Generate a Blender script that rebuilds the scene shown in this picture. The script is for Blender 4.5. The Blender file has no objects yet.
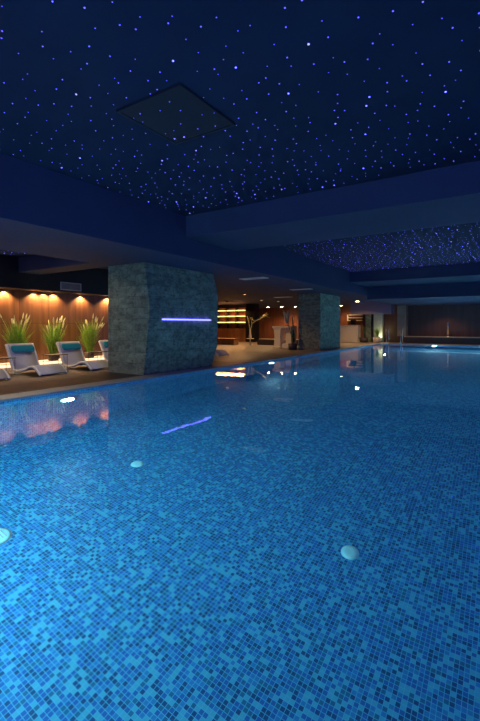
import bpy, bmesh, math, random
from mathutils import Vector, Matrix
random.seed(11)
S = bpy.context.scene
COL = S.collection
PI = math.pi
WZ = -0.05          # water level
FZ = -2.55          # pool floor
CEIL, MID, LOW = 3.6, 3.13, 2.7

# ------------------------------------------------------------------ materials
def nt(name):
    m = bpy.data.materials.new(name); m.use_nodes = True
    t = m.node_tree; b = t.nodes['Principled BSDF']
    return m, t, b
def lk(t, a, b): t.links.new(a, b)
def plain(name, col, rough=0.6, metal=0.0, noise=0.0, nscale=8.0, bump=0.0, spec=0.5):
    m, t, b = nt(name)
    b.inputs['Base Color'].default_value = (*col, 1)
    b.inputs['Roughness'].default_value = rough
    b.inputs['Metallic'].default_value = metal
    b.inputs['Specular IOR Level'].default_value = spec
    if noise or bump:
        g = t.nodes.new('ShaderNodeNewGeometry')
        n = t.nodes.new('ShaderNodeTexNoise'); n.inputs['Scale'].default_value = nscale; n.inputs['Detail'].default_value = 5
        lk(t, g.outputs['Position'], n.inputs['Vector'])
        if noise:
            r = t.nodes.new('ShaderNodeValToRGB')
            r.color_ramp.elements[0].position = .3; r.color_ramp.elements[1].position = .7
            r.color_ramp.elements[0].color = (*[c*(1-noise) for c in col], 1)
            r.color_ramp.elements[1].color = (*[min(1, c*(1+noise)) for c in col], 1)
            lk(t, n.outputs['Fac'], r.inputs['Fac']); lk(t, r.outputs['Color'], b.inputs['Base Color'])
        if bump:
            bp = t.nodes.new('ShaderNodeBump'); bp.inputs['Strength'].default_value = bump; bp.inputs['Distance'].default_value = .01
            lk(t, n.outputs['Fac'], bp.inputs['Height']); lk(t, bp.outputs['Normal'], b.inputs['Normal'])
    return m
def glow(name, col, strength):
    m, t, b = nt(name)
    b.inputs['Base Color'].default_value = (*col, 1)
    b.inputs['Emission Color'].default_value = (*col, 1)
    b.inputs['Emission Strength'].default_value = strength
    return m
def mosaic(name, axes, pitch=0.037):
    """square glass mosaic, one random blue per tile, on the world axes given"""
    m, t, b = nt(name)
    g = t.nodes.new('ShaderNodeNewGeometry'); sp = t.nodes.new('ShaderNodeSeparateXYZ')
    lk(t, g.outputs['Position'], sp.inputs[0])
    cb = t.nodes.new('ShaderNodeCombineXYZ'); edges = []
    for i, ax in enumerate(axes):
        d = t.nodes.new('ShaderNodeMath'); d.operation = 'DIVIDE'; d.inputs[1].default_value = pitch
        lk(t, sp.outputs['XYZ'.index(ax)], d.inputs[0])
        f = t.nodes.new('ShaderNodeMath'); f.operation = 'FLOOR'; lk(t, d.outputs[0], f.inputs[0])
        lk(t, f.outputs[0], cb.inputs[i])
        fr = t.nodes.new('ShaderNodeMath'); fr.operation = 'SUBTRACT'; lk(t, d.outputs[0], fr.inputs[0]); lk(t, f.outputs[0], fr.inputs[1])
        c = t.nodes.new('ShaderNodeMath'); c.operation = 'SUBTRACT'; lk(t, fr.outputs[0], c.inputs[0]); c.inputs[1].default_value = .5
        a = t.nodes.new('ShaderNodeMath'); a.operation = 'ABSOLUTE'; lk(t, c.outputs[0], a.inputs[0]); edges.append(a)
    w = t.nodes.new('ShaderNodeTexWhiteNoise'); w.noise_dimensions = '3D'; lk(t, cb.outputs[0], w.inputs['Vector'])
    r = t.nodes.new('ShaderNodeValToRGB'); r.color_ramp.interpolation = 'CONSTANT'
    cols = [(0, (.014, .090, .24)), (.20, (.024, .15, .47)), (.48, (.018, .17, .33)), (.62, (.036, .25, .56)), (.80, (.085, .45, .62))]
    e = r.color_ramp.elements
    e[0].position = 0; e[0].color = (*cols[0][1], 1); e[1].position = cols[1][0]; e[1].color = (*cols[1][1], 1)
    for p, c in cols[2:]:
        q = e.new(p); q.color = (*c, 1)
    lk(t, w.outputs['Value'], r.inputs['Fac'])
    mx = t.nodes.new('ShaderNodeMath'); mx.operation = 'MAXIMUM'; lk(t, edges[0].outputs[0], mx.inputs[0]); lk(t, edges[1].outputs[0], mx.inputs[1])
    gt = t.nodes.new('ShaderNodeMath'); gt.operation = 'GREATER_THAN'; gt.inputs[1].default_value = .44; lk(t, mx.outputs[0], gt.inputs[0])
    mix = t.nodes.new('ShaderNodeMix'); mix.data_type = 'RGBA'
    lk(t, gt.outputs[0], mix.inputs['Factor']); lk(t, r.outputs['Color'], mix.inputs['A']); mix.inputs['B'].default_value = (.14, .52, .72, 1)
    lk(t, mix.outputs['Result'], b.inputs['Base Color'])
    b.inputs['Roughness'].default_value = .35
    return m
def stone(name, axes):
    m, t, b = nt(name)
    g = t.nodes.new('ShaderNodeNewGeometry'); sp = t.nodes.new('ShaderNodeSeparateXYZ'); lk(t, g.outputs['Position'], sp.inputs[0])
    cb = t.nodes.new('ShaderNodeCombineXYZ')
    for i, ax in enumerate(axes): lk(t, sp.outputs['XYZ'.index(ax)], cb.inputs[i])
    br = t.nodes.new('ShaderNodeTexBrick'); br.inputs['Scale'].default_value = 1
    br.inputs['Brick Width'].default_value = .6; br.inputs['Row Height'].default_value = .27
    br.inputs['Mortar Size'].default_value = .006; br.inputs['Bias'].default_value = 0
    br.inputs['Color1'].default_value = (.31, .34, .22, 1); br.inputs['Color2'].default_value = (.23, .26, .17, 1); br.inputs['Mortar'].default_value = (.15, .17, .135, 1)
    lk(t, cb.outputs[0], br.inputs['Vector'])
    n = t.nodes.new('ShaderNodeTexNoise'); n.inputs['Scale'].default_value = 5; n.inputs['Detail'].default_value = 9; n.inputs['Roughness'].default_value = .7
    mp = t.nodes.new('ShaderNodeMapping'); mp.inputs['Scale'].default_value = (1, 1, 1.7); lk(t, g.outputs['Position'], mp.inputs['Vector']); lk(t, mp.outputs[0], n.inputs['Vector'])
    r = t.nodes.new('ShaderNodeValToRGB'); el = r.color_ramp.elements
    el[0].position = .36; el[0].color = (.34, .34, .33, 1); el[1].position = .62; el[1].color = (1.15, 1.15, 1.1, 1)
    lk(t, n.outputs['Fac'], r.inputs['Fac'])
    mu = t.nodes.new('ShaderNodeMix'); mu.data_type = 'RGBA'; mu.blend_type = 'MULTIPLY'; mu.inputs['Factor'].default_value = .9
    lk(t, br.outputs['Color'], mu.inputs['A']); lk(t, r.outputs['Color'], mu.inputs['B'])
    n2 = t.nodes.new('ShaderNodeTexNoise'); n2.inputs['Scale'].default_value = 9; n2.inputs['Detail'].default_value = 2; lk(t, mp.outputs[0], n2.inputs['Vector'])
    r2 = t.nodes.new('ShaderNodeValToRGB'); r2.color_ramp.elements[0].position = .60; r2.color_ramp.elements[1].position = .68
    lk(t, n2.outputs['Fac'], r2.inputs['Fac'])
    m2 = t.nodes.new('ShaderNodeMix'); m2.data_type = 'RGBA'; lk(t, r2.outputs['Color'], m2.inputs['Factor'])
    lk(t, mu.outputs['Result'], m2.inputs['A']); m2.inputs['B'].default_value = (.16, .10, .05, 1)
    lk(t, m2.outputs['Result'], b.inputs['Base Color']); b.inputs['Roughness'].default_value = .75
    bp = t.nodes.new('ShaderNodeBump'); bp.inputs['Strength'].default_value = .4; bp.inputs['Distance'].default_value = .02
    lk(t, n.outputs['Fac'], bp.inputs['Height']); lk(t, bp.outputs['Normal'], b.inputs['Normal'])
    return m
def planks(name, c1, c2, gap, rowaxis, lenaxis, width, length, rough=.45, grain=14):
    m, t, b = nt(name)
    g = t.nodes.new('ShaderNodeNewGeometry'); sp = t.nodes.new('ShaderNodeSeparateXYZ'); lk(t, g.outputs['Position'], sp.inputs[0])
    cb = t.nodes.new('ShaderNodeCombineXYZ')
    lk(t, sp.outputs['XYZ'.index(lenaxis)], cb.inputs[0]); lk(t, sp.outputs['XYZ'.index(rowaxis)], cb.inputs[1])
    br = t.nodes.new('ShaderNodeTexBrick'); br.inputs['Scale'].default_value = 1
    br.inputs['Brick Width'].default_value = length; br.inputs['Row Height'].default_value = width; br.inputs['Mortar Size'].default_value = .006
    br.offset = .0 if length < width*3 else .5
    br.inputs['Color1'].default_value = (*c1, 1); br.inputs['Color2'].default_value = (*c2, 1); br.inputs['Mortar'].default_value = (*gap, 1)
    lk(t, cb.outputs[0], br.inputs['Vector'])
    mp = t.nodes.new('ShaderNodeMapping'); sc = [grain]*3; sc['XYZ'.index(lenaxis)] = grain*.07; mp.inputs['Scale'].default_value = sc
    lk(t, g.outputs['Position'], mp.inputs['Vector'])
    n = t.nodes.new('ShaderNodeTexNoise'); n.inputs['Scale'].default_value = 1; n.inputs['Detail'].default_value = 6; lk(t, mp.outputs[0], n.inputs['Vector'])
    r = t.nodes.new('ShaderNodeValToRGB'); r.color_ramp.elements[0].position = .3; r.color_ramp.elements[0].color = (.6, .55, .5, 1)
    r.color_ramp.elements[1].position = .7; r.color_ramp.elements[1].color = (1.1, 1.1, 1.1, 1); lk(t, n.outputs['Fac'], r.inputs['Fac'])
    mu = t.nodes.new('ShaderNodeMix'); mu.data_type = 'RGBA'; mu.blend_type = 'MULTIPLY'; mu.inputs['Factor'].default_value = 1
    lk(t, br.outputs['Color'], mu.inputs['A']); lk(t, r.outputs['Color'], mu.inputs['B']); lk(t, mu.outputs['Result'], b.inputs['Base Color'])
    b.inputs['Roughness'].default_value = rough
    return m

M = {}
M['ceil'] = plain('star_ceiling_paint', (.010, .020, .048), .8, noise=.12, nscale=1.5, spec=.2)
M['beam'] = plain('soffit_paint', (.044, .052, .10), .75, noise=.06, nscale=1.2, spec=.2)
M['dark'] = plain('black_paint', (.006, .006, .008), .6)
M['panel'] = plain('hatch_paint', (.003, .005, .014), .7)
M['floor_mosaic'] = mosaic('floor_mosaic', 'XY')
M['side_mosaic'] = mosaic('side_mosaic', 'YZ')
M['end_mosaic'] = mosaic('end_mosaic', 'XZ')
M['stoneY'] = stone('stone_cladding_front', 'YZ')
M['stoneX'] = stone('stone_cladding_side', 'XZ')
M['wall_wood'] = planks('wood_wall_panels', (.17, .075, .032), (.14, .06, .026), (.05, .02, .01), 'Y', 'Z', .95, 1.25, .4, 9)
M['wall_wood_x'] = planks('wood_wall_panels_end', (.22, .075, .035), (.18, .06, .03), (.05, .02, .01), 'X', 'Z', .95, 2.9, .4, 9)
M['far_wall'] = planks('dark_wood_panels', (.085, .035, .028), (.075, .03, .025), (.03, .012, .01), 'X', 'Z', 2.2, 2.9, .5, 5)
M['deck'] = planks('deck_boards', (.058, .030, .020), (.044, .023, .015), (.012, .008, .006), 'Y', 'X', .14, 3.0, .42, 12)
M['tile'] = plain('beige_floor', (.26, .20, .145), .45, noise=.12, nscale=3)
M['coping'] = plain('coping_stone', (.33, .31, .30), .5, noise=.15, nscale=12, bump=.1)
M['white'] = plain('white_resin', (.88, .86, .84), .35)
M['fabric'] = plain('grey_mesh_fabric', (.62, .57, .58), .8, noise=.08, nscale=60)
M['teal'] = plain('turquoise_towelling', (.015, .26, .33), .9, noise=.15, nscale=50, bump=.3)
M['chrome'] = plain('brushed_steel', (.8, .8, .8), .18, 1.0)
M['black'] = plain('black_metal', (.015, .012, .012), .4, .3)
M['cream'] = plain('cream_lacquer', (.78, .68, .52), .4)
M['grass'] = plain('grass_blades', (.20, .36, .035), .5, noise=.35, nscale=14)
M['spike'] = plain('flower_spikes', (.62, .62, .30), .7, noise=.2, nscale=30)
M['leaf'] = plain('dark_leaves', (.05, .10, .04), .45, noise=.3, nscale=10)
M['palegreen'] = plain('grey_green_leaves', (.42, .42, .32), .5, noise=.2, nscale=10)
M['stem'] = plain('woody_stems', (.22, .19, .10), .7)
M['gold'] = plain('dried_gold_branch', (.50, .42, .18), .6)
M['pot'] = plain('dark_planter', (.05, .035, .03), .5)
M['barwood'] = planks('bar_wood', (.42, .19, .075), (.36, .16, .065), (.10, .04, .02), 'X', 'Z', .5, 1.4, .4, 9)
M['led_blue'] = glow('blue_led', (.13, .13, 1.0), 6)
M['led_warm'] = glow('warm_led', (1.0, .42, .12), 7)
M['led_floor'] = glow('floor_led', (1.0, .66, .40), 1.8)
M['lamp_warm'] = glow('warm_lamp', (1.0, .72, .42), 60)
M['lamp_pool'] = glow('pool_lamp', (.62, .90, 1.0), 9)
M['star'] = glow('blue_star', (.15, .13, 1.0), 2.4)
M['star_hi'] = glow('bright_blue_star', (.15, .14, 1.0), 5)
M['lampgreen'] = glow('garden_spot', (.85, .9, .5), 5)
M['grille'] = plain('grey_grille', (.55, .55, .55), .5)
M['pale_plastic'] = plain('pale_plastic', (.50, .95, .92), .4)
wm, t, b = nt('water')
b.inputs['Base Color'].default_value = (1, 1, 1, 1); b.inputs['Roughness'].default_value = 0.0
b.inputs['IOR'].default_value = 1.333; b.inputs['Transmission Weight'].default_value = 1
g = t.nodes.new('ShaderNodeNewGeometry'); n = t.nodes.new('ShaderNodeTexNoise'); n.inputs['Scale'].default_value = 2.2; n.inputs['Detail'].default_value = 2
lk(t, g.outputs['Position'], n.inputs['Vector'])
bp = t.nodes.new('ShaderNodeBump'); bp.inputs['Strength'].default_value = .35; bp.inputs['Distance'].default_value = .004
lk(t, n.outputs['Fac'], bp.inputs['Height']); lk(t, bp.outputs['Normal'], b.inputs['Normal'])
M['water'] = wm

# ------------------------------------------------------------------ mesh helpers
def add_box(bm, x0, x1, y0, y1, z0, z1, bevel=0):
    r = bmesh.ops.create_cube(bm, size=1)
    for v in r['verts']:
        v.co = Vector((x0+(v.co.x+.5)*(x1-x0), y0+(v.co.y+.5)*(y1-y0), z0+(v.co.z+.5)*(z1-z0)))
    if bevel:
        es = set(e for v in r['verts'] for e in v.link_edges)
        bmesh.ops.bevel(bm, geom=list(es), offset=bevel, segments=2, affect='EDGES')
def add_tube(bm, pts, rad, seg=8, cap=True):
    pts = [Vector(p) for p in pts]; rs = rad if isinstance(rad, (list, tuple)) else [rad]*len(pts)
    rings = []
    up = Vector((0, 0, 1))
    prev = None
    for i, p in enumerate(pts):
        d = (pts[min(i+1, len(pts)-1)]-pts[max(i-1, 0)]).normalized()
        if prev is None:
            a = d.cross(up if abs(d.z) < .95 else Vector((1, 0, 0))).normalized()
        else:
            a = (prev - d*prev.dot(d)).normalized()
        prev = a; bvec = d.cross(a)
        rings.append([bm.verts.new(p+(a*math.cos(2*PI*k/seg)+bvec*math.sin(2*PI*k/seg))*rs[i]) for k in range(seg)])
    for i in range(len(rings)-1):
        for k in range(seg):
            bm.faces.new((rings[i][k], rings[i][(k+1) % seg], rings[i+1][(k+1) % seg], rings[i+1][k]))
    if cap:
        bm.faces.new(rings[0][::-1]); bm.faces.new(rings[-1])
def add_lathe(bm, prof, c=(0, 0, 0), seg=24, mat=None):
    """prof: (radius, height) pairs around +Z"""
    rings = []
    for r, z in prof:
        rings.append([bm.verts.new(Vector((r*math.cos(2*PI*k/seg), r*math.sin(2*PI*k/seg), z))) for k in range(seg)])
    for i in range(len(rings)-1):
        for k in range(seg):
            bm.faces.new((rings[i][k], rings[i][(k+1) % seg], rings[i+1][(k+1) % seg], rings[i+1][k]))
    bm.faces.new(rings[0][::-1]); bm.faces.new(rings[-1])
    vs = [v for r in rings for v in r]
    for v in vs:
        v.co = (mat @ v.co if mat else v.co) + Vector(c)
def obj(name, bm, m, parent=None, smooth=False):
    bmesh.ops.recalc_face_normals(bm, faces=bm.faces[:])
    me = bpy.data.meshes.new(name); bm.to_mesh(me); bm.free()
    for mm in (m if isinstance(m, (list, tuple)) else [m]): me.materials.append(mm)
    if smooth:
        for p in me.polygons: p.use_smooth = True
    o = bpy.data.objects.new(name, me); COL.objects.link(o)
    if parent: o.parent = parent
    return o
def tag(o, label=None, cat=None, group=None, kind=None):
    if label: o['label'] = label
    if cat: o['category'] = cat
    if group: o['group'] = group
    if kind: o['kind'] = kind
    return o
def thing(name, label, cat, loc=(0, 0, 0), rotz=0, group=None):
    o = bpy.data.objects.new(name, None); COL.objects.link(o); o.empty_display_size = .1
    o.location = loc; o.rotation_euler = (0, 0, rotz)
    return tag(o, label, cat, group)
def box(name, dims, m, parent=None, bevel=0):
    bm = bmesh.new(); add_box(bm, *dims, bevel=bevel); return obj(name, bm, m, parent)
def struct(name, dims, m):
    return tag(box(name, dims, m), kind='structure')
def kids(o): return [c for c in bpy.data.objects if c.parent == o]
def dup(root, loc, label=None, rotz=None, parent=None):
    r = root.copy(); COL.objects.link(r); r.location = loc
    if rotz is not None: r.rotation_euler = (0, 0, rotz)
    if label: r['label'] = label
    for ch in kids(root):
        c = ch.copy(); COL.objects.link(c); c.parent = r
        for g2 in kids(ch):
            d = g2.copy(); COL.objects.link(d); d.parent = c
    return r
def light(name, kind, loc, energy, col, parent=None, rot=(0, 0, 0), **kw):
    l = bpy.data.lights.new(name, kind); l.energy = energy; l.color = col
    for k, v in kw.items(): setattr(l, k, v)
    o = bpy.data.objects.new(name, l); COL.objects.link(o); o.location = loc; o.rotation_euler = rot
    if parent: o.parent = parent
    return o

# ------------------------------------------------------------------ the room
PX0, PX1, PY0, PY1 = -6.75, 3.0, 0.3, 26.9      # pool inside
RX0, RX1, RY0, RY1 = -20.0, 4.2, -2.5, 31.8
# floors
bm = bmesh.new(); add_box(bm, -12.2, -7.2, RY0, 11.0, -.3, 0); obj_ = tag(obj('floor', bm, M['deck']), kind='structure')
bm = bmesh.new()
add_box(bm, -12.2, -7.2, 11.0, RY1, -.3, 0)
add_box(bm, RX0, -12.2, 16.5, RY1, -.3, 0)
add_box(bm, -7.2, RX1, PY1+.45, RY1, -.3, 0)
tag(obj('floor', bm, M['tile']), kind='structure')
bm = bmesh.new()
add_box(bm, -7.2, RX1, RY0, PY0-.45, -.3, 0); add_box(bm, PX1+.45, RX1, PY0-.45, PY1+.45, -.3, 0)
tag(obj('floor', bm, M['tile']), kind='structure')
# pool shell
pool = thing('swimming_pool', 'large indoor swimming pool lined with blue glass mosaic tiles', 'pool', (-1.9, 13.6, 0)); pool['kind'] = 'structure'
def pbox(name, dims, m):
    bm = bmesh.new()
    if isinstance(dims[0], tuple):
        for d in dims: add_box(bm, *d)
    else: add_box(bm, *dims)
    bmesh.ops.translate(bm, verts=bm.verts[:], vec=(1.9, -13.6, 0))
    return obj(name, bm, m, pool)
pbox('pool_floor', (PX0-.2, PX1+.2, PY0-.2, PY1+.2, FZ-.2, FZ), M['floor_mosaic'])
pbox('pool_wall', (PX0-.2, PX0, PY0-.2, PY1+.2, FZ, -.035), M['side_mosaic'])
pbox('pool_wall', (PX1, PX1+.2, PY0-.2, PY1+.2, FZ, -.035), M['side_mosaic'])
pbox('pool_wall', (PX0, PX1, PY0-.2, PY0, FZ, -.035), M['end_mosaic'])
pbox('pool_wall', (PX0, PX1, PY1, PY1+.2, FZ, -.035), M['end_mosaic'])
pbox('coping', [(PX0-.44, PX0, PY0-.45, PY1+.45, -.035, .004), (PX1, PX1+.45, PY0-.45, PY1+.45, -.035, .004),
     (PX0, PX1, PY0-.45, PY0, -.035, .004), (PX0, PX1, PY1, PY1+.45, -.035, .004)], M['coping'])
bm = bmesh.new()
vs = [bm.verts.new(p) for p in ((PX0, PY0, WZ), (PX1, PY0, WZ), (PX1, PY1, WZ), (PX0, PY1, WZ))]; bm.faces.new(vs)
wat = obj('water', bm, M['water'])
tag(wat, 'still clear water filling the mosaic swimming pool', 'water', kind='stuff')
# walls
struct('wall_left', (-12.4, -12.2, RY0, 16.5, -.3, 3.8), M['wall_wood'])
struct('wall_return', (RX0, -12.4, 16.3, 16.5, -.3, 3.8), M['dark'])
struct('wall_bar', (RX0-.2, RX0, 16.3, RY1, -.3, 3.8), M['wall_wood'])
struct('wall_far', (RX0, -8.6, RY1, RY1+.2, -.3, 3.8), M['wall_wood_x'])
struct('wall_back', (-12.4, RX1, RY0-.2, RY0, -.3, 3.8), M['dark'])
struct('wall_right', (RX1, RX1+.2, RY0-.2, RY1+.2, -.3, 3.8), M['dark'])
struct('wall_pool_end', (-8.6, RX1, 29.6, 29.8, 0, 3.8), M['far_wall'])
# ceilings
bm = bmesh.new(); add_box(bm, -5.9, RX1, RY0, 21.0, CEIL, CEIL+.2); tag(obj('ceiling', bm, M['ceil']), kind='structure')
bm = bmesh.new(); add_box(bm, -12.2, -8.4, RY0, 10.5, MID, CEIL+.2); tag(obj('ceiling', bm, M['ceil']), kind='structure')
struct('ceiling', (-8.4, -5.9, RY0, RY1, LOW, CEIL+.2), M['beam'])
struct('ceiling', (-12.2, -8.4, 10.5, RY1, LOW, CEIL+.2), M['beam'])
struct('ceiling', (RX0, -12.2, 16.5, RY1, LOW, CEIL+.2), M['beam'])
struct('trim_1', (-5.9, RX1, 6.9, 8.85, MID, CEIL), M['beam'])
struct('trim_2', (-5.9, RX1, 18.2, 21.0, MID, CEIL), M['beam'])
struct('trim_3', (-5.9, RX1, 21.0, RY1, 2.5, CEIL+.2), M['beam'])
struct('trim_4', (-11.6, -8.4, 6.3, 6.95, LOW, MID), M['beam'])
struct('trim_5', (-12.2, -11.6, RY0, 15.4, 2.24, MID), M['dark'])
# warm led ledge along the foot of the wall
led = thing('planter_ledge', 'low white ledge with glowing warm strip along foot of wood wall', 'ledge', (-11.8, 7, 0))
box('ledge_slab', (-.395, .30, -9.3, 7, 0, .10), M['white'], led); box('light_strip', (.30, .33, -9.3, 7, .03, .10), M['led_floor'], led)['label'] = 'glowing warm light strip'

# ceiling hatch
h = thing('ceiling_hatch', 'dark square access panel in the starry ceiling above the pool', 'ceiling panel', (-3.16, 3.55, CEIL))
box('panel', (-.44, .44, -.46, .46, -.022, 0), M['panel'], h)
bm = bmesh.new()
add_box(bm, -.47, .47, -.49, -.46, -.03, 0); add_box(bm, -.47, .47, .46, .49, -.03, 0); add_box(bm, -.47, -.44, -.46, .46, -.03, 0); add_box(bm, .44, .47, -.46, .46, -.03, 0)
obj('frame', bm, M['panel'], h)

# ------------------------------------------------------------------ ceiling vents
def vent(loc, w, l, label, wall=False, grp=None):
    v = thing('air_vent', label, 'air vent', loc)
    if wall:
        bm = bmesh.new()
        for a in ((0, .02, -l/2, l/2, w/2-.025, w/2), (0, .02, -l/2, l/2, -w/2, -w/2+.025), (0, .02, -l/2, -l/2+.025, -w/2, w/2), (0, .02, l/2-.025, l/2, -w/2, w/2)): add_box(bm, *a)
        obj('frame', bm, M['grille'], v)
        bm = bmesh.new()
        k = int((w-.05)/.03)
        for i in range(k): z = -w/2+.03+i*(w-.05)/k; add_box(bm, .001, .014, -l/2+.02, l/2-.02, z, z+.012)
        obj('slats', bm, M['grille'], v)
    else:
        bm = bmesh.new()
        for a in ((-w/2, w/2, l/2-.03, l/2, -.02, 0), (-w/2, w/2, -l/2, -l/2+.03, -.02, 0), (-w/2, -w/2+.03, -l/2, l/2, -.02, 0), (w/2-.03, w/2, -l/2, l/2, -.02, 0)): add_box(bm, *a)
        obj('frame', bm, M['cream'], v)
        bm = bmesh.new()
        k = int((w-.06)/.04)
        for i in range(k): x = -w/2+.035+i*(w-.06)/k; add_box(bm, x, x+.022, -l/2+.02, l/2-.02, -.014, 0)
        obj('slats', bm, M['cream'], v)
    return v
vent((-11.6, 7.97, 2.42), .25, .74, 'grey slatted wall vent in black soffit above the loungers', True)
vent((-6.75, 11.2, LOW), .9, .35, 'pale ceiling vent just right of the large stone column')
vent((-7.15, 15.7, LOW), .9, .35, 'pale ceiling vent just before the far stone column')
vent((-9.97, 19.6, LOW), .9, .5, 'cream ceiling vent left of far column above the white desk')

# ------------------------------------------------------------------ stone columns
def column(y0, label, strip, q_=1.0):
    c = thing('stone_column', label, 'column', (-7.8, y0+1.37, 0))
    def ring(z, bl, br):
        return [(-.6-.09*q_, -1.37, z), (.6+bl*q_-(1-q_)*.1, -1.37, z), (.6+br*q_-(1-q_)*.1, 1.37+br*.4*q_, z), (-.6, 1.37, z)]
    prof = [(0, -.02, -.04), (.6, .06, .11), (1.48, .17, .13), (1.68, .17, .13), (2.15, .10, .12), (2.70, 0, 0)]
    bm = bmesh.new(); rings = [[bm.verts.new(p) for p in ring(*q)] for q in prof]
    for i in range(len(rings)-1):
        for k in range(4):
            f = bm.faces.new((rings[i][k], rings[i][(k+1) % 4], rings[i+1][(k+1) % 4], rings[i+1][k]))
            f.material_index = 0 if k in (1, 3) else 1
    bm.faces.new(rings[0][::-1]); bm.faces.new(rings[-1])
    bmesh.ops.triangulate(bm, faces=bm.faces[:])
    obj('stone_cladding', bm, [M['stoneY'], M['stoneX']], c)
    if strip:
        ls = box('light_strip', (.755, .79, -.93, 1.02, 1.325, 1.355), M['led_blue'], c, bevel=.004)
        ls['label'] = 'glowing blue light strip'
    return c
column(6.9, 'big faceted stone column with glowing blue light strip at pool edge', True)
column(18.15, 'farther faceted stone column without a light strip at pool edge', False, .1)

# ------------------------------------------------------------------ loungers
def slab(bm, prof, y0, y1, th):
    """a sheet of thickness th following the (x, z) profile, between y0 and y1"""
    n = len(prof); nor = []
    for i in range(n):
        a = Vector(prof[max(i-1, 0)]); b2 = Vector(prof[min(i+1, n-1)]); d = (b2-a).normalized(); nor.append(Vector((-d.y, d.x)))
    top = [[bm.verts.new((p[0], y, p[1])) for p in prof] for y in (y0, y1)]
    bot = [[bm.verts.new((p[0]-nn.x*th, y, p[1]-nn.y*th)) for p, nn in zip(prof, nor)] for y in (y0, y1)]
    for i in range(n-1):
        bm.faces.new((top[0][i], top[0][i+1], top[1][i+1], top[1][i])); bm.faces.new((bot[0][i], bot[1][i], bot[1][i+1], bot[0][i+1]))
        bm.faces.new((top[0][i], bot[0][i], bot[0][i+1], top[0][i+1])); bm.faces.new((top[1][i], top[1][i+1], bot[1][i+1], bot[1][i]))
    for i in (0, n-1): bm.faces.new((top[0][i], top[1][i], bot[1][i], bot[0][i]))
def smooth_prof(P, k=5):
    out = []
    for i in range(len(P)-1):
        p0, p1, p2, p3 = P[max(i-1, 0)], P[i], P[i+1], P[min(i+2, len(P)-1)]
        for j in range(k):
            u = j/k
            out.append(tuple(.5*((2*p1[c])+(-p0[c]+p2[c])*u+(2*p0[c]-5*p1[c]+4*p2[c]-p3[c])*u*u+(-p0[c]+3*p1[c]-3*p2[c]+p3[c])*u**3) for c in (0, 1)))
    out.append(P[-1]); return out
PR = smooth_prof([(-.84, .72), (-.67, .42), (-.54, .17), (-.38, .09), (-.06, .13), (.20, .22), (.42, .22), (.59, .12), (.68, .045)])
def make_lounger():
    r = thing('sun_lounger', '', 'sun lounger', (0, 0, 0), 0, 'sun loungers beside the pool')
    for s in (-1, 1):
        bm = bmesh.new(); slab(bm, PR, *sorted((s*.36, s*.31)), .055); obj('side_frame', bm, M['white'], r, True)
        bm = bmesh.new(); slab(bm, smooth_prof([(-.62, .02), (-.55, .10), (-.40, .045)]), *sorted((s*.36, s*.31)), .02); 
        add_box(bm, -.66, -.30, *sorted((s*.36, s*.31)), 0, .03)
        obj('foot', bm, M['white'], r)
    bm = bmesh.new(); slab(bm, [(x, z+.004) for x, z in PR], -.31, .31, .03); obj('sling', bm, M['fabric'], r, True)
    # head pillow
    bm = bmesh.new(); d = Vector((-.19, .28)).normalized(); nn = Vector((-d.y, d.x))*-1
    prof = []
    for k in range(14):
        a = 2*PI*k/14; prof.append((.105*math.cos(a), .045*math.sin(a)))
    c = Vector((-.735, .56))+nn*.055
    rings = []
    for y, sc in ((-.285, .55), (-.275, .85), (-.25, 1), (0, 1.03), (.25, 1), (.275, .85), (.285, .55)):
        rings.append([bm.verts.new((c.x+d.x*a*sc+nn.x*b3*sc, y, c.y+d.y*a*sc+nn.y*b3*sc)) for a, b3 in prof])
    for i in range(len(rings)-1):
        for k in range(14): bm.faces.new((rings[i][k], rings[i][(k+1) % 14], rings[i+1][(k+1) % 14], rings[i+1][k]))
    bm.faces.new(rings[0]); bm.faces.new(rings[-1])
    obj('head_pillow', bm, M['teal'], r, True)['label'] = 'turquoise head pillow'
    return r
lg = make_lounger()
spots = [(4.38, 'white sun lounger cut off at left edge, only its foot end in view'),
         (5.77, 'white sun lounger with turquoise pillow, leftmost of those seen whole'),
         (7.17, 'white sun lounger with turquoise pillow just left of the big stone column'),
         (8.60, 'white sun lounger mostly hidden behind the left side of the big column'),
         (12.8, 'white sun lounger peeking out right of the big column on beige floor')]
for i, (y, lab) in enumerate(spots):
    o = lg if i == 0 else dup(lg, (0, 0, 0))
    o.location = (-9.72, y, 0); o['label'] = lab

# low tables between the loungers
tb = thing('side_table', '', 'side table', (0, 0, 0), 0, 'side tables between loungers')
box('tabletop', (-.22, .22, -.24, .24, .40, .418), M['black'], tb, bevel=.004)
for sx in (-1, 1):
    for sy in (-1, 1):
        bm = bmesh.new(); add_tube(bm, [(sx*.2, sy*.22, 0), (sx*.2, sy*.22, .4)], .006); obj('leg', bm, M['black'], tb)
for i, (y, lab) in enumerate([(5.07, 'low black side table left of the leftmost whole lounger'),
        (6.47, 'low black side table between the two whole loungers'), (7.88, 'low black side table beside the big column, right of the second lounger')]):
    o = tb if i == 0 else dup(tb, (0, 0, 0))
    o.location = (-10.1, y, 0); o['label'] = lab

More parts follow.
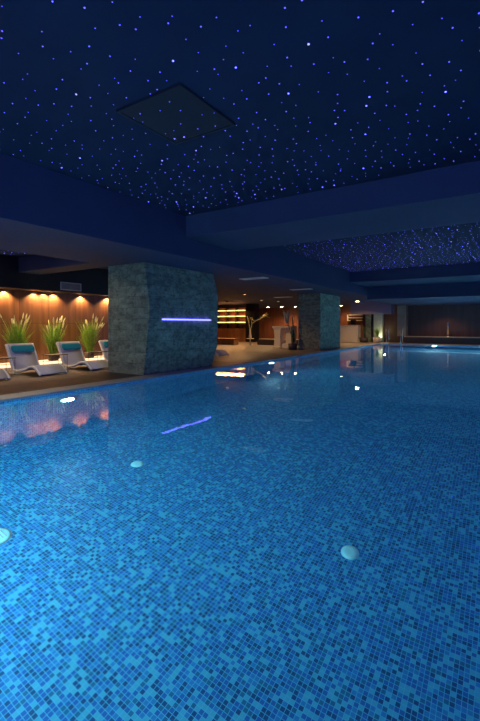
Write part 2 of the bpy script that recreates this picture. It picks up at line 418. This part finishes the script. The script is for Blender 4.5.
# ------------------------------------------------------------------ ornamental grasses
def blade(bm, base, direc, hgt, lean, w, droop=.0, n=6, twist=0):
    side = Vector((-direc.y, direc.x, 0)); ca, sa = math.cos(twist), math.sin(twist)
    side = Vector((side.x*ca-side.y*sa, side.x*sa+side.y*ca, 0))
    L, R = [], []
    for i in range(n+1):
        u = i/n
        p = Vector(base)+Vector((direc.x, direc.y, 0))*lean*u**1.7+Vector((0, 0, hgt*(u-droop*u**3)))
        ww = w*(1-u**2.2)*.5+.001
        L.append(bm.verts.new(p-side*ww)); R.append(bm.verts.new(p+side*ww))
    for i in range(n): bm.faces.new((L[i], R[i], R[i+1], L[i+1]))
    return p
def grass(loc, hgt, spread, label, seed, nb=260):
    random.seed(seed)
    r = thing('potted_grass', label, 'plant', loc, 0, 'tall grasses along the wood wall')
    bm = bmesh.new(); add_lathe(bm, [(.12, 0), (.15, .02), (.17, .20), (.155, .20), (.15, .17)], seg=20); obj('pot', bm, M['pot'], r, True)
    bm = bmesh.new(); bs = bmesh.new()
    for k in range(nb):
        a = random.uniform(0, 2*PI); d = Vector((math.cos(a)*(.8 if math.cos(a) < 0 else 1), math.sin(a), 0)); rr = random.uniform(0, .12)
        hh = hgt*random.uniform(.5, 1.0)*(1-.12*rr); ln = spread*random.uniform(.05, 1)**.8
        blade(bm, (d.x*rr, d.y*rr, .17), d, hh-.17, ln, random.uniform(.018, .030), .06, 7, random.uniform(-1, 1))
    for k in range(13):
        a = random.uniform(0, 2*PI); d = Vector((math.cos(a)*(.75 if math.cos(a) < 0 else 1), math.sin(a), 0)); rr = .06; hh = hgt*random.uniform(.72, 1.02); ln = spread*random.uniform(.15, 1.05)
        pts = []
        for i in range(7):
            u = i/6; pts.append(Vector((d.x*rr, d.y*rr, .17))+d*ln*u**1.7+Vector((0, 0, (hh-.17)*u)))
        add_tube(bs, pts, .004, 5)
        e = pts[-1]; dd = (pts[-1]-pts[-2]).normalized()
        add_tube(bs, [e-dd*.10, e-dd*.06, e+dd*.02, e+dd*.09], [.006, .022, .018, .003], 6)
    obj('foliage', bm, M['grass'], r); obj('flower_spikes', bs, M['spike'], r)
    return r
grass((-11.68, 5.15, .10), 1.2, .30, 'clump of tall grass at the left edge of the wood wall', 3)
grass((-11.68, 6.30, .10), 1.36, .38, 'tall flowering grass behind the leftmost whole lounger', 4, 280)
grass((-11.68, 7.42, .10), 1.36, .40, 'darker tall grass in the gap between the two whole loungers', 5, 220)
grass((-11.68, 8.72, .10), 1.38, .42, 'bright tall grass behind the second lounger near the big column', 6, 300)

# ------------------------------------------------------------------ downlights
def downlight(loc, label, energy, r=.05, spot=1.9, grp='recessed downlights', col=(1, .62, .30), aim=None, cat='downlight', deep=0):
    d = thing('downlight', label, cat, loc, 0, grp)
    bm = bmesh.new(); 
    ro = 1.25 if deep else 1.5; h = -deep if deep else -.012
    rings = [[bm.verts.new((a*math.cos(2*PI*k/20), a*math.sin(2*PI*k/20), z)) for k in range(20)] for a, z in ((r*ro, 0), (r*ro, h), (r*1.08, h), (r*1.08, 0))]
    for i in range(3):
        for k in range(20): bm.faces.new((rings[i][k], rings[i][(k+1) % 20], rings[i+1][(k+1) % 20], rings[i+1][k]))
    obj('trim_ring', bm, M['black'] if deep else M['cream'], d)
    bm = bmesh.new(); add_lathe(bm, [(r, -.004 if deep else -.016), (r, -.001 if deep else -.006)], seg=20); obj('lens', bm, M['lamp_warm'], d)
    light('lamp', 'SPOT', (0, 0, -.02 if deep else -.03), energy, col, d, rot=aim or (0, 0, 0), spot_size=spot, spot_blend=.7, shadow_soft_size=.012 if deep else r*.8)
    return d
for y, e, lab in ((3.7, 60, 'recessed wall downlight out at far left of the black soffit'), (4.95, 60, 'recessed wall downlight left of the first grass clump'),
        (6.2, 95, 'recessed wall downlight above the leftmost whole grass clump'), (7.1, 75, 'recessed wall downlight between the two left grass clumps'),
        (7.42, 60, 'recessed wall downlight right above the darker grass'), (7.75, 75, 'recessed wall downlight above and right of the darker grass'), (8.75, 95, 'recessed wall downlight above the grass near the big column'),
        (9.85, 95, 'recessed wall downlight half hidden behind the big column'), (12.5, 60, 'recessed wall downlight behind the big column')):
    downlight((-12.11, y, 2.24), lab, e*1.8, .04, 2.3, deep=.03)
for x, y, e, lab in ((-7.85, 25.7, 130, 'brightest ceiling downlight, beyond the far column above pool corner'),
        (-10.6, 30.6, 90, 'ceiling downlight just right of the far column over the white counter'),
        (-16.55, 29.8, 90, 'ceiling downlight left of three in front of reddish wood wall'),
        (-15.5, 30.2, 90, 'ceiling downlight middle of three in front of reddish wood wall'),
        (-14.4, 30.5, 90, 'ceiling downlight right of three, next to the far column')):
    downlight((x, y, LOW), lab, e*2.5, .10, 2.6)
for x, y, lab in ((-14.6, 21.0, 'ceiling downlight above the bar counter'), (-10.4, 16.4, 'added ceiling downlight over the beige floor behind big column'), (-12.0, 20.8, 'ceiling downlight over the beige floor by the dark bench'), (-11.8, 22.6, 'ceiling downlight behind the dark bench')):  # the one behind the big column is added to light the desk front
    downlight((x, y, LOW), lab, 150, .07, 2.6, deep=.05)
for x, y, z, e, lab in ((-9.1, 5.2, MID, 42, 'added hidden ceiling downlight over the leftmost whole lounger'), (-9.1, 7.9, MID, 42, 'added hidden ceiling downlight over the second lounger'),  # hidden pair added to brighten the lounger slings
        (-7.6, 1.4, LOW, 330, 'added unseen ceiling downlight over the near pool edge left of camera')):  # added out of view to light the big column's left face
    downlight((x, y, z), lab, e, .06, 2.7, col=(1, .92, .72), deep=.03)
downlight((-3.2, 28.3, 2.5), 'added ceiling downlight above the spout on the far plinth', 90, .04, 2.2, deep=.03)  # added to warm the far brown wall and the spout

# ------------------------------------------------------------------ bar at the back
bar = thing('bar_shelf', 'orange lit wooden back bar with three glowing shelves', 'bar shelf', (-16.8, 24.9, 0))
box('back_panel', (-1.3, 1.3, .06, .12, 0, 2.45), M['barwood'], bar)
for x in (-1.3, -.45, .42, 1.26): box('upright', (x, x+.05, -.28, .06, 0, 2.45), M['pot'], bar)
for z in (1.36, 1.80, 2.22):
    box('shelf', (-1.25, 1.26, -.26, .06, z-.02, z+.01), M['barwood'], bar)
    s_ = box('light_strip', (-1.24, 1.25, -.24, -.20, z+.01, z+.05), M['led_warm'], bar); s_['label'] = 'glowing orange light strip'
box('lower_cabinet', (-1.3, 1.3, -.30, .06, 0, .95), M['barwood'], bar)
light('bar_glow', 'AREA', (0, -.4, 2.3), 55, (1, .45, .15), bar, rot=(-.5, 0, 0), shape='RECTANGLE', size=2.4, size_y=.2)
bc = thing('bar_counter', 'low wooden bar counter in front of the glowing shelves', 'counter', (-14.1, 20.6, 0))
box('body', (-1.3, .45, -.25, .25, 0, .34), M['barwood'], bc); box('countertop', (-1.35, .5, -.3, .3, .34, .38), M['barwood'], bc, bevel=.008)
tag(box('pillar', (-15.45, -14.75, 24.6, 25.2, 0, LOW), M['dark']), 'black square pillar right of the glowing bar shelves', 'pillar')
tag(box('low_bench', (-12.6, -10.1, 21.3, 21.8, 0, .33), M['pot'], bevel=.02), 'long dark low bench in front of the reddish wood wall', 'bench')

# gold branch arrangement on a small round stand
br = thing('branch_arrangement', 'pale golden curved branches in a slim vase on round stand', 'plant', (-12.75, 20.75, 0))
bm = bmesh.new(); add_lathe(bm, [(.16, 0), (.16, .02), (.03, .04), (.03, .36), (.24, .38), (.24, .40)], seg=24); obj('stand', bm, M['cream'], br, True)
bm = bmesh.new(); add_lathe(bm, [(.06, .40), (.08, .50), (.05, .75), (.045, .95), (.05, .96)], seg=18); obj('vase', bm, M['cream'], br, True)
bm = bmesh.new(); random.seed(8)
def arc(bm, p0, p1, p2, r0, r1, n=8):
    p0, p1, p2 = map(Vector, (p0, p1, p2)); pts = [p0*(1-u)**2+p1*2*u*(1-u)+p2*u*u for u in [i/n for i in range(n+1)]]
    add_tube(bm, pts, [r0+(r1-r0)*i/n for i in range(n+1)], 6); return pts
arc(bm, (0, 0, .9), (-.1, 0, 1.3), (-.2, 0, 1.75), .03, .01)
arc(bm, (0, 0, .9), (.15, .05, 1.25), (.0, .1, 1.55), .03, .012)
arc(bm, (.05, .05, 1.25), (.35, .15, 1.5), (.55, .3, 1.55), .022, .01)
pp = arc(bm, (.3, .12, 1.45), (.6, .3, 1.6), (.95, .5, 1.85), .018, .008)
obj('branch', bm, M['gold'], br, True)
bm = bmesh.new()
for k in range(46):
    c = random.choice([Vector((.62, .35, 1.62)), Vector((.85, .45, 1.78)), Vector((.1, .1, 1.5)), Vector((-.18, 0, 1.65))])+Vector([random.uniform(-.13, .13) for _ in range(3)])
    a = random.uniform(0, 2*PI); d = Vector((math.cos(a), math.sin(a), 0)); blade(bm, c, d, random.uniform(-.05, .12), .12, .05, 0, 3)
obj('leaves', bm, M['gold'], br)

# white desk + plant by the far column
dk = thing('white_desk', 'cream white desk with chunky pedestal left of the far column', 'desk', (-9.55, 19.1, 0), -.15)
bm = bmesh.new()
prof = [(.42, 0), (.42, .05), (.34, .10), (.30, .55), (.34, .95), (.42, 1.06)]
rings = [[bm.verts.new((-.42+sx*a*.62, sy*a*.62, z)) for sx, sy in ((-1, -1), (1, -1), (1, 1), (-1, 1))] for a, z in prof]
for i in range(len(rings)-1):
    for k in range(4): bm.faces.new((rings[i][k], rings[i][(k+1) % 4], rings[i+1][(k+1) % 4], rings[i+1][k]))
bm.faces.new(rings[0][::-1]); bm.faces.new(rings[-1]); obj('pedestal', bm, M['cream'], dk)
box('desktop', (-.70, .50, -.28, .28, 1.06, 1.14), M['cream'], dk, bevel=.01)
box('side_panel', (.42, .48, -.26, .26, 0, 1.06), M['cream'], dk)
box('back_panel', (-.16, .42, .18, .22, .25, 1.06), M['cream'], dk)
box('low_box', (-.14, .40, -.2, .17, 0, .25), M['cream'], dk, bevel=.01)
pl = thing('potted_plant', 'tall leafy plant with broad grey green leaves beside the far column', 'plant', (-8.62, 17.95, 0))
bm = bmesh.new(); add_lathe(bm, [(.15, 0), (.20, .02), (.22, .30), (.20, .30), (.19, .26)], seg=20); obj('pot', bm, M['pot'], pl, True)
bm = bmesh.new(); arc(bm, (0, 0, .26), (-.02, 0, .8), (-.30, 0, 1.35), .03, .018); arc(bm, (.02, 0, .26), (.1, 0, .7), (.03, 0, 1.1), .025, .014); obj('stem', bm, M['stem'], pl, True)
random.seed(21); bm = bmesh.new()
for (bx_, bz, a, hh, ln, w) in [(-.30, 1.3, 2.6, .75, .45, .20), (-.30, 1.3, 3.3, .55, .60, .20), (-.28, 1.3, .3, .80, .12, .2), (-.30, 1.3, 1.6, .85, .2, .2), (-.28, 1.3, 4.4, .75, .25, .22), (.03, 1.05, .2, .8, .10, .17), (.03, 1.05, 2.9, .85, .12, .17), (-.3, 1.3, 3.0, .9, .32, .18)]:
    blade(bm, (bx_, 0, bz), Vector((math.cos(a), math.sin(a), 0)), hh, ln, w, .25, 8, random.uniform(-.6, .6))
obj('leaf', bm, M['palegreen'], pl)
bm = bmesh.new()
for k in range(70):
    a = random.uniform(0, 2*PI); blade(bm, (.05, 0, random.uniform(.25, .7)), Vector((math.cos(a), math.sin(a), 0)), random.uniform(.1, .45), random.uniform(.1, .28), .05, .3, 5)
obj('foliage', bm, M['leaf'], pl)

# ------------------------------------------------------------------ far end of the hall
ct = thing('reception_counter', 'cream counter beyond the pool corner right of the far column', 'counter', (-9.3, 28.6, 0))
box('body', (-.62, .62, -.25, .25, 0, 1.12), M['cream'], ct); box('countertop', (-.70, .70, -.32, .32, 1.12, 1.18), M['cream'], ct, bevel=.01)
box('end_panel', (.66, .72, -.3, .3, 0, 1.12), M['cream'], ct)
cm = thing('coffee_machine', 'small dark machine standing on the cream counter', 'machine', (-9.0, 28.6, 1.18))
box('body', (-.16, .16, -.17, .17, 0, .36), M['black'], cm, bevel=.02); box('hopper', (-.10, .10, -.1, .1, .36, .46), M['chrome'], cm, bevel=.01); box('drip_tray', (-.14, .14, -.26, -.17, 0, .05), M['chrome'], cm)
ws = thing('wall_shelf', 'pale wall shelves above the cream counter', 'shelf', (-10.35, 31.55, 1.52))
for z in (0, .22, .44): box('shelf', (-.1, 1.1, 0, .24, z, z+.05), M['cream'], ws)
box('bracket', (-.1, -.04, 0, .24, 0, .46), M['cream'], ws)
struct('trim_6', (-8.75, -6.1, 27.2, 28.0, 1.92, LOW), plain('violet_grey_soffit', (.16, .12, .18), .8))
struct('trim_7', (-6.1, -5.55, 28.9, 29.6, .45, 2.5), M['tile'])
struct('trim_8', (-8.35, -7.95, 29.3, 29.6, 0, 2.5), M['stoneX'])
struct('trim_9', (-7.75, -7.15, 29.2, 29.6, 0, 2.5), plain('pale_pillar', (.42, .45, .38), .7, noise=.1, nscale=6))
# plinth along the far wall
pt = thing('plinth_bench', 'long dark plinth with pale stone top under the far brown wall', 'bench', (-1.2, 29.1, 0))
box('riser', (-4.35, 5.3, -.45, .47, 0, .40), M['pot'], pt); box('top_slab', (-4.4, 5.3, -.5, .47, .40, .45), plain('pale_stone', (.45, .36, .22), .5, noise=.15), pt)
# spout on the plinth
sp = thing('water_spout', 'slim polished steel spout standing on the far plinth', 'fountain', (-3.05, 29.05, .45))
bm = bmesh.new(); add_tube(bm, [(0, 0, 0), (0, 0, .75), (.0, -.02, .9), (.02, -.10, .98), (.04, -.22, .97), (.05, -.28, .90)], [.06, .05, .05, .05, .045, .04], 12); obj('spout', bm, M['chrome'], sp, True)
bm = bmesh.new(); add_lathe(bm, [(.14, 0), (.14, .02), (.07, .05)], seg=20); obj('base', bm, M['chrome'], sp, True)
# pool ladder: two rails with steps
ld = thing('pool_ladder', 'steel pool ladder with two curved handrails at far edge', 'ladder', (-5.87, 26.9, 0), 0)
for x in (-.42, .42):
    bm = bmesh.new(); pts = [(x, .42, .004), (x, .42, .55)]
    for k in range(9): a = PI*k/8; pts.append((x, .15+.27*math.cos(a), .72+.23*math.sin(a)))
    pts += [(x, -.12, .3), (x, -.12, -1.2)]
    add_tube(bm, pts, .024, 10); obj('handrail', bm, M['chrome'], ld, True)
for z in (-.35, -.65, -.95): box('step', (-.42, .42, -.16, -.06, z, z+.03), M['chrome'], ld)
# planting near the ladder
def agave(loc, label, m, h, s, n, seed, w=.05):
    random.seed(seed); r = thing('planted_pot', label, 'plant', loc)
    bm = bmesh.new(); add_lathe(bm, [(.22, 0), (.26, .02), (.30, .34), (.27, .34), (.26, .30)], seg=20); obj('pot', bm, M['cream'] if m is M['grass'] else M['pot'], r, True)
    bm = bmesh.new()
    for k in range(n):
        a = random.uniform(0, 2*PI); blade(bm, (0, 0, .3), Vector((math.cos(a), math.sin(a), 0)), h*random.uniform(.6, 1), s*random.uniform(.2, 1), w, .1, 6, random.uniform(-.5, .5))
    obj('foliage', bm, m, r); return r
agave((-7.35, 28.6, 0), 'yellow lit spiky plant in pale pot left of the ladder', M['grass'], .85, .42, 60, 31)
agave((-8.15, 28.2, 0), 'narrow dark green shrub right of the cream counter', M['leaf'], .95, .16, 90, 32, .06)
gl = thing('spotlight', 'small garden spotlight uplighting the pale pillar by the plants', 'spotlight', (-7.2, 28.98, 0))
bm = bmesh.new(); add_lathe(bm, [(.05, 0), (.06, .02), (.06, .12), (.05, .13)], seg=16); obj('housing', bm, M['black'], gl)
bm = bmesh.new(); add_lathe(bm, [(.045, .131), (.045, .137)], seg=16); obj('lens', bm, M['lampgreen'], gl)
light('lamp', 'SPOT', (0, 0, .16), 40, (1, .95, .6), gl, rot=(PI-.25, 0, 0), spot_size=1.7, spot_blend=.6, shadow_soft_size=.05)
light('plant_lamp', 'POINT', (.3, -.2, .75), 5, (1, .85, .35), gl, shadow_soft_size=.05)

# ------------------------------------------------------------------ under water
def pool_lamp(loc, nrm, label, energy, r=.14, aim=0):
    d = thing('underwater_light', label, 'pool light', loc, 0, 'underwater pool lights')
    q = Vector((0, 0, 1)).rotation_difference(Vector(nrm)).to_matrix().to_4x4()
    bm = bmesh.new(); add_lathe(bm, [(r*1.15, 0), (r*1.15, .02), (r, .03), (r, 0)], seg=28, mat=q); obj('bezel', bm, M['chrome'], d, True)
    bm = bmesh.new(); add_lathe(bm, [(r, .002), (r*.98, .022), (r*.6, .036)], seg=28, mat=q); obj('lens', bm, M['lamp_pool'], d, True)
    e = Vector((0, 0, -1)).rotation_difference(Vector(nrm)).to_euler()
    light('lamp', 'AREA', Vector(nrm)*.05, energy, (.30, .77, .95), d, rot=e, shape='DISK', size=r*1.8)
    return d
pool_lamp((PX0, 4.55, -.70), (1, 0, 0), 'underwater light in left pool wall below the loungers', 10)
pool_lamp((PX0, 12.3, -.55), (1, 0, 0), 'underwater light in left pool wall beyond the big column', 55)
pool_lamp((-3.55, PY1, -.45), (0, -1, 0), 'bright underwater light in the far pool wall', 200)
pool_lamp((-1.0, PY1, -.45), (0, -1, 0), 'underwater light in the far pool wall at right edge', 140)
for y, e in ((13.0, 55), (21.0, 120)):
    pool_lamp((PX1, y, -.7), (-1, 0, 0), 'added underwater fill light in the right pool wall outside the view', e)  # added lamps out of view, lifting the pool and far column
for x, e in ((-5.6, 125), (-3.9, 125)):
    pool_lamp((x, PY0, -.9), (0, 1, 0), 'added unseen underwater light in the near pool wall beneath the camera', e)  # added lamps out of view, brightening the near left pool floor
def inlet(loc, r, label, slots=False):
    d = thing('floor_inlet', label, 'pool fitting', loc, 0, 'round fittings on the pool floor')
    bm = bmesh.new(); add_lathe(bm, [(r, 0), (r, .012), (r*.9, .018), (r*.4, .021)], seg=28); obj('cover', bm, M['pale_plastic'], d, True)
    bm = bmesh.new(); add_lathe(bm, [(r*1.12, 0), (r*1.12, .006)], seg=28); obj('ring', bm, M['coping'] if slots else M['pale_plastic'], d)
    if slots:
        bm = bmesh.new()
        for k in range(-2, 3): add_box(bm, -r*.5, r*.5, k*.035-.006, k*.035+.006, .018, .024)
        obj('slots', bm, M['grille'], d)
inlet((-1.39, 4.30, FZ), .088, 'pale round fitting on pool floor, right and nearest the middle')
inlet((-4.63, 4.30, FZ), .088, 'pale round fitting on pool floor, small and left of centre')
inlet((-4.62, 2.27, FZ), .13, 'larger slotted pale cover on pool floor at the left edge', True)

# ------------------------------------------------------------------ blue fill strips added out of view for the room's ambient light
def fill_strip(loc, rotz, l, e, label):
    d = thing('added_fill_strip', label, 'added fill light', loc, rotz, 'added blue fill strips on the plain walls')
    box('housing', (-.03, 0, -l/2-.02, l/2+.02, -.03, .03), M['black'], d)
    box('diffuser', (0, .012, -l/2, l/2, -.015, .015), M['led_blue'], d)
    light('lamp', 'AREA', (.02, 0, 0), e, (.12, .20, 1.0), d, rot=(0, -PI/2, 0), shape='RECTANGLE', size=.03, size_y=l)
for y in (2.0, 9.0, 16.0, 23.0): fill_strip((RX1-.03, y, 1.35), PI, 2.0, 42, 'added blue fill strip on the right wall outside the view')
for x in (-3.6, -.6, 2.4): fill_strip((x, RY0+.03, 1.35), PI/2, 2.0, 75, 'added blue fill strip on the wall behind the camera')

# ------------------------------------------------------------------ stars
random.seed(5)
pts = []
def scatter(x0, x1, y0, y1, z, cell, keep):
    out = []
    nx, ny = int((x1-x0)/cell), int((y1-y0)/cell)
    for i in range(nx):
        for j in range(ny):
            if random.random() > keep: continue
            out.append((x0+(i+random.uniform(.12, .88))*cell, y0+(j+random.uniform(.12, .88))*cell, z))
    return out
A = scatter(-5.85, 1.2, 1.2, 6.85, CEIL, .215, .9)
B = scatter(-5.85, 1.0, 8.9, 18.1, CEIL, .20, .9)
C = scatter(-11.5, -8.45, 2.5, 6.25, MID, .2, .9)+scatter(-11.5, -8.45, 7.0, 10.4, MID, .2, .9)
F = Vector((-math.sin(math.radians(33)), math.cos(math.radians(33)), 0)); Rr = Vector((math.cos(math.radians(33)), math.sin(math.radians(33)), 0))
def seen(p):
    v = Vector(p)-Vector((0, 0, 1.2)); D = v.dot(F)
    if D <= 0: return None
    x = 240+v.dot(Rr)/D*408; y = 325-v.z/D*408
    return D if (-5 < x < 485 and -5 < y < 330) else None
vis = sorted([(seen(p), p) for p in A if seen(p)], key=lambda q: q[0])
def hatch_z(p): return p[2]-(.022 if (abs(p[0]+3.16) < .44 and abs(p[1]-3.55) < .46) else 0)
proto = {}
for k, (r, m) in enumerate(((.0055, M['star']), (.0075, M['star']), (.011, M['star_hi']))):
    bm = bmesh.new(); bmesh.ops.create_icosphere(bm, subdivisions=1, radius=r)
    me = bpy.data.meshes.new('star_bulb'); bm.to_mesh(me); bm.free(); me.materials.append(m); proto[k] = me
for i, (D, p) in enumerate(vis[:300]):
    u = random.random(); k = 2 if u < .06 else (1 if u < .5 else 0)
    o = bpy.data.objects.new('star_bulb', proto[k]); COL.objects.link(o); o.location = (p[0], p[1], hatch_z(p))
    tag(o, 'tiny blue fibre optic star light in the nearest ceiling bay', 'star light', 'fibre optic star lights')
def star_stuff(P, label):
    bm = bmesh.new(); fl = []
    for p in P:
        u = random.random(); r = .0065 if u < .6 else (.009 if u < .93 else .013)
        n0 = len(bm.faces)
        bmesh.ops.create_icosphere(bm, subdivisions=1, radius=r, matrix=Matrix.Translation(p))
        bm.faces.ensure_lookup_table()
        if u > .93:
            for f in bm.faces[n0:]: f.material_index = 1
    tag(obj('star_bulbs', bm, [M['star'], M['star_hi']]), label, 'star lights', kind='stuff')
star_stuff([q[1] for q in vis[300:]], 'small blue fibre optic stars at far side of the nearest ceiling bay')
star_stuff(B, 'dense glitter of blue fibre optic stars in the second ceiling bay')
C = [p for p in C if all(math.hypot(p[0]+9.1, p[1]-y) > .15 for y in (5.2, 7.9))]
star_stuff(C, 'blue fibre optic stars in the ceiling bays above the loungers')

# ------------------------------------------------------------------ camera, world
cam = bpy.data.cameras.new('camera'); co = bpy.data.objects.new('camera', cam); COL.objects.link(co); S.camera = co
co.location = (0, 0, 1.2); co.rotation_euler = (PI/2, 0, math.radians(33))
cam.sensor_fit = 'VERTICAL'; cam.sensor_height = 24; cam.sensor_width = 24; cam.lens = 24*408/721
cam.shift_y = -(360.5-325)/721; cam.clip_start = .05; cam.clip_end = 200
w = bpy.data.worlds.new('world'); S.world = w; w.use_nodes = True
w.node_tree.nodes['Background'].inputs[0].default_value = (.05, .08, .2, 1); w.node_tree.nodes['Background'].inputs[1].default_value = .1
S.view_settings.view_transform = 'Standard'; S.view_settings.look = 'None'; S.view_settings.gamma = 1; S.view_settings.use_curve_mapping = False
S.view_settings.exposure = 0
S.cycles.use_denoising = True; S.cycles.max_bounces = 10; S.cycles.transmission_bounces = 8; S.cycles.diffuse_bounces = 5; S.cycles.glossy_bounces = 5
S.cycles.sample_clamp_indirect = 6
